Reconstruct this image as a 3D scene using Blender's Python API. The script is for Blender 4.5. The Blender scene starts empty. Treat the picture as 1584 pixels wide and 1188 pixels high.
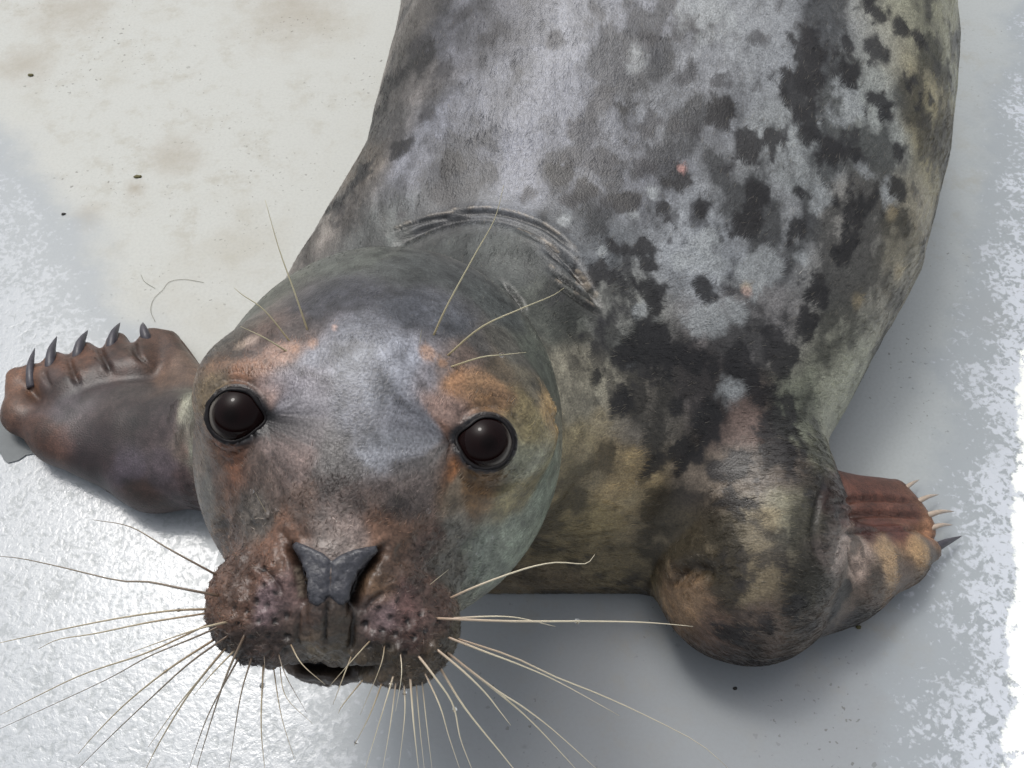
import bpy, math, random
import numpy as np
from mathutils import Vector
from mathutils.bvhtree import BVHTree
import openvdb as vdb
random.seed(7); RNG = np.random.default_rng(7)
SC = bpy.context.scene; COL = SC.collection
FUR = 1.0
# ------------------------------------------------------------ camera
CAM = np.array([0, 0, 0.62]); FPX = 1500.0; PITCH = math.radians(58)
FW = np.array([0, math.cos(PITCH), -math.sin(PITCH)]); UP = np.array([0, math.sin(PITCH), math.cos(PITCH)]); RT = np.array([1., 0, 0])
cam = bpy.data.objects.new('camera', bpy.data.cameras.new('camera')); COL.objects.link(cam)
cam.location = CAM; cam.rotation_euler = (math.radians(90) - PITCH, 0, 0)
cam.data.sensor_width = 36; cam.data.lens = 36 * FPX / 1584; cam.data.clip_start = 0.01; cam.data.clip_end = 100
SC.camera = cam
# ------------------------------------------------------------ light: overcast sky, soft weak sun
SUN_EL, SUN_AZ = math.radians(64), math.radians(-32)          # azimuth clockwise from +y
w = bpy.data.worlds.new('World'); SC.world = w; w.use_nodes = True
nt = w.node_tree; bg = nt.nodes['Background']
sky = nt.nodes.new('ShaderNodeTexSky'); sky.sky_type = 'NISHITA'; sky.sun_disc = False
sky.sun_elevation = SUN_EL; sky.sun_rotation = SUN_AZ
sky.air_density = 1.0; sky.dust_density = 6.0; sky.ozone_density = 1.0
hs = nt.nodes.new('ShaderNodeHueSaturation'); hs.inputs['Saturation'].default_value = 0.28
nt.links.new(sky.outputs[0], hs.inputs['Color']); nt.links.new(hs.outputs[0], bg.inputs[0]); bg.inputs[1].default_value = 0.145
sd = bpy.data.lights.new('sun', 'SUN'); sd.energy = 0.65; sd.angle = math.radians(11); sd.color = (1, .97, .92)
so = bpy.data.objects.new('sun', sd); COL.objects.link(so)
SV = Vector((math.sin(SUN_AZ) * math.cos(SUN_EL), math.cos(SUN_AZ) * math.cos(SUN_EL), math.sin(SUN_EL)))
so.rotation_euler = SV.to_track_quat('Z', 'Y').to_euler(); so.location = (-1, 1, 2)
SC.view_settings.view_transform = 'Standard'; SC.view_settings.look = 'None'; SC.view_settings.exposure = 0.0; SC.view_settings.gamma = 1
SC.cycles.use_denoising = True

# ------------------------------------------------------------ helpers
def nrm(a): return a / (np.linalg.norm(a, axis=-1, keepdims=True) + 1e-12)
def ray(px, py): return FW + RT * (px - 792) / FPX + UP * (594 - py) / FPX
def PD(px, py, d): return CAM + ray(px, py) * d                       # point at axial depth d
def PZ(px, py, z): r = ray(px, py); return CAM + r * ((z - CAM[2]) / r[2])  # point at height z
def proj(P):
    q = np.asarray(P) - CAM; d = q @ FW
    return 792 + FPX * (q @ RT) / d, 594 - FPX * (q @ UP) / d, d
def lin(h):
    c = np.array([int(h[i:i+2], 16) / 255 for i in (0, 2, 4)])
    return np.where(c <= .04045, c / 12.92, ((c + .055) / 1.055) ** 2.4)
def sstep(a, b, x): t = np.clip((x - a) / (b - a), 0, 1); return t * t * (3 - 2 * t)
def tag(o, label=None, cat=None, group=None, kind=None):
    if label: o['label'] = label
    if cat: o['category'] = cat
    if group: o['group'] = group
    if kind: o['kind'] = kind
    return o
def hash3(i, j, k, s):
    n = (i.astype(np.int64) * 374761393 + j.astype(np.int64) * 668265263 + k.astype(np.int64) * 2147483647 % 1000003 * 69069 + s * 1013904223) & 0xffffffff
    n = ((n ^ (n >> 13)) * 1274126177) & 0xffffffff; n = ((n ^ (n >> 16)) * 2246822519) & 0xffffffff
    return ((n ^ (n >> 15)) & 0xffffff) / float(0xffffff)
def vnoise(P, s=0):
    f = np.floor(P); t = P - f; t = t * t * (3 - 2 * t); i, j, k = f[:, 0].astype(int), f[:, 1].astype(int), f[:, 2].astype(int)
    r = 0
    for a in (0, 1):
        for b in (0, 1):
            for c in (0, 1):
                r = r + hash3(i + a, j + b, k + c, s) * (t[:, 0] if a else 1 - t[:, 0]) * (t[:, 1] if b else 1 - t[:, 1]) * (t[:, 2] if c else 1 - t[:, 2])
    return r
def fbm(P, scale, oct=4, s=0, gain=.5):
    r = 0; a = 1; tot = 0
    for o in range(oct):
        r = r + a * vnoise(P * scale * 2 ** o + 17.3 * o, s + o); tot += a; a *= gain
    return r / tot                                                     # 0..1 about .5
def mesh_obj(name, V, F, mat, parent=None, smooth=True):
    me = bpy.data.meshes.new(name); me.from_pydata([tuple(map(float, v)) for v in V], [], [tuple(map(int, f)) for f in F]) if len(F) < 50000 else fast_mesh(me, V, F)
    me.update()
    if smooth: me.shade_smooth()
    if mat: me.materials.append(mat)
    o = bpy.data.objects.new(name, me); COL.objects.link(o); o.parent = parent
    return o
def fast_mesh(me, V, F):
    me.vertices.add(len(V)); me.vertices.foreach_set('co', np.asarray(V, np.float32).ravel())
    k = F.shape[1]; me.loops.add(F.size); me.loops.foreach_set('vertex_index', F.astype(np.int32).ravel())
    me.polygons.add(len(F)); me.polygons.foreach_set('loop_start', np.arange(0, F.size, k, dtype=np.int32)); me.update(calc_edges=True)
def mat(name):
    m = bpy.data.materials.new(name); m.use_nodes = True; nt = m.node_tree
    return m, nt, nt.nodes['Principled BSDF']
def node(nt, typ, **kw):
    n = nt.nodes.new(typ)
    for k, v in kw.items():
        if hasattr(n, k) and not k.startswith('_'): setattr(n, k, v)
        else: n.inputs[k.replace('_', ' ').strip()].default_value = v
    return n
def catmull(P, n):
    P = np.asarray(P, float); P = np.vstack([2 * P[0] - P[1], P, 2 * P[-1] - P[-2]]); out = []; m = len(P) - 3
    for u in np.linspace(0, m, n):
        i = min(int(u), m - 1); t = u - i; a, b, c, d = P[i:i+4]
        out.append(.5 * (2 * b + (c - a) * t + (2 * a - 5 * b + 4 * c - d) * t * t + (3 * b - a - 3 * c + d) * t ** 3))
    return np.array(out)
def tube(P, R, k=6, flat=1.0, upv=None):
    P = np.asarray(P); n = len(P); T = nrm(np.gradient(P, axis=0)); u = np.array([0.1, .3, 1.]) if upv is None else np.asarray(upv, float)
    V = []; F = []
    for i in range(n):
        u = u - T[i] * (u @ T[i]); u = u / np.linalg.norm(u); v = np.cross(T[i], u)
        for j in range(k):
            a = 2 * math.pi * j / k; V.append(P[i] + R[i] * (math.cos(a) * u + flat * math.sin(a) * v))
    for i in range(n - 1):
        for j in range(k): F.append((i*k+j, i*k+(j+1) % k, (i+1)*k+(j+1) % k, (i+1)*k+j))
    F.append(tuple(range(k - 1, -1, -1))); F.append(tuple((n-1)*k + j for j in range(k)))
    return V, F

# ------------------------------------------------------------ the floor of the pen
def floor_material():
    m, nt, b = mat('wet_painted_floor'); L = nt.links.new
    geo = node(nt, 'ShaderNodeNewGeometry'); pos = geo.outputs['Position']
    sep = node(nt, 'ShaderNodeSeparateXYZ'); L(pos, sep.inputs[0])
    def noise(scale, detail=4, rough=.55, dist=0):
        n = node(nt, 'ShaderNodeTexNoise', Scale=scale, Detail=detail, Roughness=rough, Distortion=dist); L(pos, n.inputs['Vector']); return n.outputs[0]
    def ramp(src, a, b_, va=0., vb=1.):
        n = node(nt, 'ShaderNodeMapRange'); n.interpolation_type = 'SMOOTHSTEP'; L(src, n.inputs[0])
        for i, v in zip((1, 2, 3, 4), (a, b_, va, vb)): n.inputs[i].default_value = v
        return n.outputs[0]
    def mth(op, a, b_=None, clamp=False):
        n = node(nt, 'ShaderNodeMath', operation=op); n.use_clamp = clamp
        for i, v in enumerate((a, b_)):
            if v is None: continue
            if isinstance(v, (int, float)): n.inputs[i].default_value = v
            else: L(v, n.inputs[i])
        return n.outputs[0]
    def mix(f, a, b_):
        n = node(nt, 'ShaderNodeMix', data_type='RGBA'); 
        if isinstance(f, (int, float)): n.inputs[0].default_value = f
        else: L(f, n.inputs[0])
        for i, v in ((6, a), (7, b_)):
            if hasattr(v, 'default_value'): L(v, n.inputs[i])
            else: n.inputs[i].default_value = (*v, 1)
        return n.outputs[2]
    X, Y = sep.outputs[0], sep.outputs[1]
    def dist(x, y, sx=1, sy=1):
        dx = mth('MULTIPLY', mth('SUBTRACT', X, x), sx); dy = mth('MULTIPLY', mth('SUBTRACT', Y, y), sy)
        return mth('SQRT', mth('ADD', mth('MULTIPLY', dx, dx), mth('MULTIPLY', dy, dy)))
    # base paint, dry at the back left, damp around the seal
    dry = lin('bfc1bc'); damp = lin('aeb4b5'); wet = lin('969b9f')
    back = ramp(mth('ADD', mth('SUBTRACT', mth('MULTIPLY', Y, .8), mth('MULTIPLY', X, .9)), mth('MULTIPLY', noise(5), .12)), .20, .62)
    col = mix(back, damp, dry)
    wet_shade = ramp(mth('ADD', dist(.10, .13, .8, 1.3), mth('MULTIPLY', noise(6), .08)), .12, .30, 1, 0)  # shade in front of the chest put into a darker wet tone
    col = mix(wet_shade, col, wet)
    side = ramp(mth('ADD', dist(.42, .50, 2.2, .7), mth('MULTIPLY', noise(9), .08)), .1, .3, 1, 0)
    col = mix(mth('MULTIPLY', side, .35), col, damp)
    # brown and greenish stains, dark grit
    st = mth('MULTIPLY', ramp(noise(7, 6, .6), .50, .72), back)
    col = mix(mth('MULTIPLY', mth('MULTIPLY', ramp(noise(38, 6, .7), .48, .68), ramp(noise(4, 3), .40, .62)), .40), col, lin('9d9684'))
    col = mix(mth('MULTIPLY', st, .35), col, lin('a29a86'))
    for (px, py, r) in ((275, 240, .035), (40, 100, .04), (210, 292, .015), (135, 335, .02), (1530, 490, .03), (110, 20, .06), (450, 20, .08)):
        c = PZ(px, py, 0); k = ramp(mth('ADD', dist(c[0], c[1]), mth('MULTIPLY', noise(40, 5, .7), r * 1.6)), r * .7, r * 1.9, 1, 0)
        col = mix(mth('MULTIPLY', k, .38), col, lin('8c7a5e'))
    sp = ramp(noise(230, 2, .5), .655, .70); spm = ramp(noise(11, 3), .45, .62)
    col = mix(mth('MULTIPLY', mth('MULTIPLY', sp, spm), .55), col, lin('4a4638'))
    fine = noise(420, 3, .6); col = mix(ramp(fine, .35, .75, 0, .16), col, (.25, .26, .25))
    # splashed film: pitted, ragged, its sky glare painted pale at the front right and front left
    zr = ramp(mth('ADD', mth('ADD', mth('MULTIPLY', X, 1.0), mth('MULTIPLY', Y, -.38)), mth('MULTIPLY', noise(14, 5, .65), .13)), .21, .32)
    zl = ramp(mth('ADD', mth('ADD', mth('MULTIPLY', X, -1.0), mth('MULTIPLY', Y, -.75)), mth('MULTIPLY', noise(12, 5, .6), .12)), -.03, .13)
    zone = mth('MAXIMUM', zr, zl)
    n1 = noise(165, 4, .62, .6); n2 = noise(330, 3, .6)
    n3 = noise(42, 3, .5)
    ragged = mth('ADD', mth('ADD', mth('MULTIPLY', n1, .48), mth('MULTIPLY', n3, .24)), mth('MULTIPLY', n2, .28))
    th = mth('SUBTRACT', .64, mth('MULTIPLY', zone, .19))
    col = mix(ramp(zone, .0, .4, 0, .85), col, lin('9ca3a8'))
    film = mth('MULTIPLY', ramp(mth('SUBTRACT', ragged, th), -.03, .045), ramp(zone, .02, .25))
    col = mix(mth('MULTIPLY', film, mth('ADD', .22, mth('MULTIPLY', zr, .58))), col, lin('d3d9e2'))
    # the white strip at the right edge: wet-floor glare painted as ragged white
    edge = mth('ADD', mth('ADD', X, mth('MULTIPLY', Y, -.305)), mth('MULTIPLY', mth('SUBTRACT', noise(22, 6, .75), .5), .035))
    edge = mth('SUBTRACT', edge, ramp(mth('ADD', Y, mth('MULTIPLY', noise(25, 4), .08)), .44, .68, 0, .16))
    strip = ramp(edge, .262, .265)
    glare = mth('MULTIPLY', strip, ramp(noise(48, 5, .7), .555, .585, 1, .12))
    col = mix(glare, col, (.93, .96, .92))
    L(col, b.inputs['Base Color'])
    wetness = mth('MAXIMUM', zone, ramp(mth('SUBTRACT', 1, back), .3, .8, 0, .75))
    rough = mth('SUBTRACT', .62, mth('MULTIPLY', wetness, .42)); L(rough, b.inputs['Roughness'])
    b.inputs['Coat Roughness'].default_value = .12; L(mth('MULTIPLY', film, .45), b.inputs['Coat Weight'])
    hgt = mth('ADD', mth('ADD', mth('MULTIPLY', mth('MULTIPLY', ragged, zone), 1.0), mth('MULTIPLY', fine, .10)), mth('MULTIPLY', glare, .5))
    bp = node(nt, 'ShaderNodeBump', Strength=.2, Distance=.003); L(hgt, bp.inputs['Height']); L(bp.outputs[0], b.inputs['Normal']); L(bp.outputs[0], b.inputs['Coat Normal'])
    return m
n = 24; gx = np.linspace(-4, 4, n); V = [(x, y + 1, 0) for y in gx for x in gx]
F = [(j*n+i, j*n+i+1, (j+1)*n+i+1, (j+1)*n+i) for j in range(n-1) for i in range(n-1)]
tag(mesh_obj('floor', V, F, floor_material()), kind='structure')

# ------------------------------------------------------------ signed distance shape of the seal
def ell(P, c, r, M=None):
    q = P - np.asarray(c, np.float32)
    if M is not None: q = q @ np.asarray(M, np.float32).T
    r = np.asarray(r, np.float32); k0 = np.sqrt(((q / r) ** 2).sum(1)); k1 = np.sqrt(((q / r**2) ** 2).sum(1)) + 1e-9
    return k0 * (k0 - 1) / k1
def cone(P, a, b, ra, rb):
    a = np.asarray(a, np.float32); b = np.asarray(b, np.float32); ab = b - a; t = np.clip(((P - a) @ ab) / (ab @ ab), 0, 1)
    return np.linalg.norm(P - a - t[:, None] * ab, axis=1) - (ra + (rb - ra) * t)
def smin(a, b, k):
    h = np.clip(.5 + .5 * (b - a) / k, 0, 1); return b + (a - b) * h - k * h * (1 - h)
HC = PD(600, 642, .455)                                                # head centre
toC = nrm(CAM - HC); dd = nrm(-.27 * RT - .96 * UP)
HF = nrm(.755 * toC + .656 * dd)                                       # snout direction
HR = nrm(RT - HF * (RT @ HF)); HU = np.cross(HF, HR); a = math.radians(8.5)
HR, HU = math.cos(a) * HR - math.sin(a) * HU, math.sin(a) * HR + math.cos(a) * HU
HM = np.array([HR, HF, HU])
# y, left, right, top of the trunk
TR = np.array([(.222, -.02, .09, .03), (.235, -.08, .13, .085), (.255, -.125, .165, .115), (.28, -.155, .19, .135), (.31, -.172, .21, .155), (.36, -.176, .243, .172), (.42, -.146, .282, .196),
 (.50, -.108, .312, .222), (.60, -.094, .340, .242), (.70, -.086, .352, .255), (.85, -.05, .37, .26), (1.0, .02, .38, .225), (1.15, .11, .345, .165), (1.3, .18, .30, .105), (1.42, .22, .27, .05), (1.47, .24, .25, .02)])
def trunk(P):
    y = P[:, 1]; l = np.interp(y, TR[:, 0], TR[:, 1]); r = np.interp(y, TR[:, 0], TR[:, 2]); t = np.interp(y, TR[:, 0], TR[:, 3])
    cx = (l + r) / 2; rx = np.maximum((r - l) / 2, .004); bot = -.03; rz = np.maximum((t - bot) / 2, .004); cz = (t + bot) / 2
    q = (np.abs((P[:, 0] - cx) / rx) ** 2.25 + np.abs((P[:, 2] - cz) / rz) ** 2.25) ** (1 / 2.25)
    e = np.maximum(TR[0, 0] - y, y - TR[-1, 0])
    return np.maximum((q - 1) * np.minimum(rx, rz) * .85, e)
def head(P):
    q = (P - HC.astype(np.float32)) @ HM.T.astype(np.float32)
    d = ell(q, (0, 0, 0), (.0805, .094, .072))
    d = smin(d, ell(q, (0, .022, -.012), (.072, .078, .058)), .028)
    d = smin(d, cone(q, (0, .03, .030), (0, .100, .008), .042, .024), .03)
    d = smin(d, ell(q, (0, .078, -.010), (.040, .045, .032)), .018)
    d = smin(d, ell(q, (-.002, .113, -.0290), (.0185, .013, .0095)), .003)    # lower jaw
    for s in (-1, 1):
        d = smin(d, ell(q, (s * .0240, .110, -.006), (.0245, .0240, .0225)), .006)
        d = smin(d, ell(q, (s * .050, .040, .040), (.022, .022, .016)), .025)
        d = smin(d, ell(q, (s * .0185, .106, .012), (.012, .016, .013)), .005)   # nostril bulbs
    d = smin(d, ell(q, (0, .114, .004), (.0125, .018, .020)), .005)
    return d
LF = [(47, 585), (84, 566), (128, 550), (178, 536), (230, 528)]        # roots of the left foreflipper claws
def zP(px, py, z): return PZ(px, py, z).astype(np.float32)
def flipL(P):
    d = ell(P, zP(190, 655, .018), (.062, .036, .021))
    d = smin(d, cone(P, zP(230, 680, .02), zP(370, 670, .04), .028, .034), .02)
    d = smin(d, cone(P, zP(95, 680, .012), zP(240, 740, .018), .016, .022), .012)
    d = smin(d, cone(P, zP(34, 640, .010), zP(95, 680, .012), .012, .016), .01)
    d = smin(d, cone(P, zP(26, 585, .008), zP(36, 645, .012), .007, .012), .008)
    d = smin(d, cone(P, zP(235, 728, .018), zP(340, 725, .03), .020, .03), .02)
    for i, (x, y) in enumerate(LF):
        t = .42; X, Y = x + (200 - x) * t, y + (640 - y) * t
        d = smin(d, cone(P, zP(x + 4, y - 4, .011), zP(X, Y, .019), .0085, .0155), .009)
    d = smin(d, cone(P, zP(262, 528, .009), zP(300, 620, .02), .008, .02), .012)
    return d
def flipR(P):
    d = ell(P, zP(1140, 898, .034), (.038, .032, .031))
    d = smin(d, ell(P, zP(1160, 835, .055), (.047, .062, .050)), .035)
    d = smin(d, cone(P, zP(1150, 905, .045), zP(1180, 780, .07), .034, .040), .05)
    d = smin(d, cone(P, zP(1145, 905, .036), zP(1285, 886, .032), .032, .031), .02)
    d = smin(d, cone(P, zP(1290, 890, .034), zP(1385, 862, .024), .028, .019), .02)
    d = smin(d, cone(P, zP(1385, 862, .024), zP(1435, 851, .018), .016, .008), .012)
    for (x0, y0, x1, y1, ra, rb) in ((1290, 775, 1382, 764, .020, .011), (1300, 795, 1402, 783, .020, .010), (1310, 812, 1415, 803, .018, .010), (1320, 835, 1425, 822, .018, .009)):
        d = smin(d, cone(P, zP(x0, y0, .018), zP(x1, y1, .010), ra, rb), .007)
    return d
def seal(P):
    P = np.asarray(P, np.float32)
    d = trunk(P)
    nk = cone(P, HC - HF * .03 - HU * .055, np.array([.04, .37, .09]), .060, .095)
    d = smin(d, nk, .035)
    d = smin(d, cone(P, np.array([-.03, .275, .11]), np.array([.04, .29, .09]), .05, .055), .04)
    d = smin(d, flipR(P), .022)
    d = smin(d, flipL(P), .022)
    d = smin(d, head(P), .014)
    for s in (-1, 1):                                                  # hind flippers
        d = smin(d, ell(P, (.24 + s * .05, 1.50, .025), (.045, .12, .022)), .03)
    fl = .0015 - P[:, 2]
    return -smin(-d, -fl, .004) if False else np.maximum(d, fl)
# sparse evaluation, then a mesh at zero
H = .0032; lo = np.array([-.50, .04, -.012]); K = 6; nb = np.ceil((np.array([.46, 1.66, .345]) - lo) / (H * K)).astype(int)
bc = np.stack(np.meshgrid(*[np.arange(k) for k in nb], indexing='ij'), -1).reshape(-1, 3)
cd = seal(lo + (bc + .5) * K * H - .5 * H)
arr = np.repeat(np.repeat(np.repeat(np.clip(cd, -.02, .02).reshape(nb), K, 0), K, 1), K, 2).astype(np.float32)
act = bc[np.abs(cd) < K * H * 1.35]
off = np.stack(np.meshgrid(*[np.arange(K)] * 3, indexing='ij'), -1).reshape(-1, 3)
for c in range(0, len(act), 3000):
    I = (act[c:c+3000, None, :] * K + off[None]).reshape(-1, 3); arr[I[:, 0], I[:, 1], I[:, 2]] = seal(lo + I * H)
g = vdb.FloatGrid(background=.02); g.copyFromArray(np.clip(arr, -.02, .02))
pts, quads = g.convertToQuads(isovalue=0.0)
V = np.asarray(pts, float) * H + lo; Q = np.asarray(quads)[:, ::-1]; 
if np.mean((np.cross(V[Q[:, 1]] - V[Q[:, 0]], V[Q[:, 2]] - V[Q[:, 0]]) * (V[Q[:, 0]] - [.13, .6, .1])).sum(1) > 0) < .5: Q = Q[:, ::-1]
def grad(V, e=.0008):
    return np.stack([seal(V + np.eye(3)[i] * e) - seal(V - np.eye(3)[i] * e) for i in range(3)], 1) / (2 * e)
def snap(V, it=2, only=None):
    for _ in range(it):
        G = grad(V); g2 = np.maximum((G ** 2).sum(1), .15); V = V - np.clip(seal(V) / g2, -.003, .003)[:, None] * G
    return V
V = snap(V, 1)
T = np.vstack([Q[:, [0, 1, 2]], Q[:, [0, 2, 3]]])
def refine(V, T, size):
    E = np.sort(np.vstack([T[:, [0, 1]], T[:, [1, 2]], T[:, [2, 0]]]), 1); key = E[:, 0].astype(np.int64) * len(V) + E[:, 1]
    uk, inv = np.unique(key, return_inverse=True); u = np.stack([uk // len(V), uk % len(V)], 1)
    m = (V[u[:, 0]] + V[u[:, 1]]) / 2; mark = np.linalg.norm(V[u[:, 0]] - V[u[:, 1]], axis=1) > size(m) * 1.45
    idx = np.full(len(u), -1); idx[mark] = len(V) + np.arange(mark.sum()); n0 = len(V)
    V = np.vstack([V, m[mark]]); nT = len(T); e = idx[inv].reshape(3, nT).T; out = []; cnt = (e >= 0).sum(1)
    out.append(T[cnt == 0])
    k = cnt == 3; t, q = T[k], e[k]
    out += [np.stack([t[:, 0], q[:, 0], q[:, 2]], 1), np.stack([t[:, 1], q[:, 1], q[:, 0]], 1), np.stack([t[:, 2], q[:, 2], q[:, 1]], 1), q]
    for r in range(3):
        p = [r, (r + 1) % 3, (r + 2) % 3]; tt, ee = T[:, p], e[:, p]
        k = (cnt == 1) & (ee[:, 0] >= 0); t, q = tt[k], ee[k]
        out += [np.stack([t[:, 0], q[:, 0], t[:, 2]], 1), np.stack([q[:, 0], t[:, 1], t[:, 2]], 1)]
        k = (cnt == 2) & (ee[:, 2] < 0); t, q = tt[k], ee[k]
        out += [np.stack([q[:, 0], t[:, 1], q[:, 1]], 1), np.stack([t[:, 0], q[:, 0], q[:, 1]], 1), np.stack([t[:, 0], q[:, 1], t[:, 2]], 1)]
    T = np.vstack(out); V2 = V.copy(); V2[n0:] = snap(V[n0:], 1); return V2, T
NAPE = PZ(810, 390, .19)
def size(P):
    q = (P - HC) @ HM.T; s = np.where((P[:, 1] < .85) & (P[:, 2] > .03), .0021, .0036)
    s = np.where(np.linalg.norm(q - [0, .03, 0], axis=1) < .13, .0018, s)
    s = np.where((np.linalg.norm(q - [0, .10, .0], axis=1) < .062), .00095, s)
    s = np.where(np.linalg.norm(P - NAPE, axis=1) < .075, .0013, s)
    s = np.where((P[:, 2] < .07) & ((P[:, 0] < -.2) | (P[:, 0] > .19)) & (P[:, 1] < .42), .0017, s)
    return s
V, T = refine(V, T, size); V, T = refine(V, T, size)

# ------------------------------------------------------------ features located on the surface
# whiskers, as root .. tip
WH = '''335 890 261 849 202 815 144 804;343 924 284 911 229 900 183 898 98 878 33 864 -8 860;313 940 261 945 163 960 42 985 -12 997;322 948 229 963 147 980 91 989 59 1004
315 970 229 1009 131 1042 49 1081 -4 1108;343 967 294 989 229 1016 157 1055 -6 1130;322 996 261 1035 196 1087 147 1136 121 1166;359 980 294 1025 229 1084 170 1140 115 1195
346 1007 294 1071 248 1146 222 1197;336 1014 281 1084 229 1156;384 983 353 1038 330 1104 302 1197;360 1020 323 1104 292 1190;389 1012 372 1078 353 1197
395 1040 404 1120 410 1195;413 1038 435 1106 456 1176;428 1035 442 1077 484 1120;408 1005 410 1063;430 1005 442 1045 474 1102;444 994 467 1027 503 1059
577 985 547 1019 510 1061;565 1040 532 1088 523 1104;590 1050 572 1106 548 1153;608 1040 597 1084 563 1195;613 1050 604 1120 591 1195;628 1055 626 1106 616 1195;635 1042 640 1120 648 1195
644 1055 649 1120 657 1195;653 1050 660 1120 669 1195;658 1036 680 1091 694 1138 713 1195;644 1009 673 1048 701 1091 712 1142 732 1195;682 1028 719 1095 780 1171 803 1200
671 1001 715 1037 750 1071 773 1100 790 1122;700 1012 763 1064 811 1095 859 1132 928 1194;705 1019 770 1071 825 1119 895 1194;690 981 750 1008 808 1030 866 1056 958 1107
702 986 790 1015 859 1047 927 1074 995 1105 1080 1149 1126 1188;671 958 790 961 893 961 978 962 1029 965 1072 969;700 956 787 954 859 969;693 926 739 906 811 880 860 870 905 872 920 858
662 910 694 881;368 868 354 845;592 994 588 1032 557 1106;617 1005 621 1045 612 1100;545 1008 530 1050 515 1090;415 800 395 762;360 960 300 975 200 1010;370 1000 330 1040 300 1075
475 512 457 456 432 386 410 309;450 529 410 481 375 456 362 445;448 544 410 523 372 505;671 520 691 474 735 393 765 339 779 287;690 551 743 507 805 478 853 458 873 445;693 567 743 553 776 549 814 545;651 533 652 510'''

def make_bvh(V, T): return BVHTree.FromPolygons(V.tolist(), T.tolist())
bvh = make_bvh(V, T)
def hit(px, py):
    r = ray(px, py); h = bvh.ray_cast(Vector(CAM), Vector(r), 5)
    if h[0] is None: return None, None
    return np.array(h[0]), np.array(h[1])
def polyline3(pp, n=24):
    c = catmull(np.array(pp, float), n); return np.array([h for h in (hit(x, y)[0] for x, y in c) if h is not None])
def segdist(P, L):
    d = np.full(len(P), 9.); tt = np.zeros(len(P))
    lo_, hi_ = L.min(0) - .02, L.max(0) + .02; k = ((P > lo_) & (P < hi_)).all(1); Q_ = P[k]; dk = np.full(len(Q_), 9.); tk = np.zeros(len(Q_))
    for i in range(len(L) - 1):
        ab = L[i+1] - L[i]; t = np.clip(((Q_ - L[i]) @ ab) / (ab @ ab + 1e-12), 0, 1); x = np.linalg.norm(Q_ - L[i] - t[:, None] * ab, axis=1)
        m = x < dk; dk[m] = x[m]; tk[m] = ((i + t) / (len(L) - 1))[m]
    d[k] = dk; tt[k] = tk; return d, tt
EYES = [dict(px=(361, 642), c=0.0), dict(px=(754, 685), c=math.pi)]
ER = .0136
for e in EYES:
    p, nn = hit(*e['px']); tc = nrm(CAM - p); ax = nrm(nn * .5 + tc * .55); e['ax'] = ax; e['c3'] = p - ax * ER * .74
    rr = nrm(HR - ax * (HR @ ax)); e['r'] = rr; e['u'] = np.cross(ax, rr) * (1 if np.cross(ax, rr) @ HU > 0 else -1)
def eye_open(phi, c):                                                  # opening half angle, drawn out towards the nose
    d = (phi - c + math.pi) % (2 * math.pi) - math.pi
    return math.radians(46.5) * (.98 + .26 * np.exp(-(d / .36) ** 2) + .02 * np.sin(2 * phi))
NOSE = [(449, 834), (478, 846), (500, 856), (513, 868), (528, 858), (548, 850), (587, 843), (572, 864), (553, 886), (543, 908), (538, 930), (528, 938), (516, 928), (509, 920), (502, 930), (490, 938), (477, 930), (474, 905), (467, 868)]
SL = [[(441, 833), (455, 858), (466, 895), (468, 926), (464, 938)], [(597, 843), (577, 868), (558, 898), (548, 936), (549, 944)]]
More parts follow.
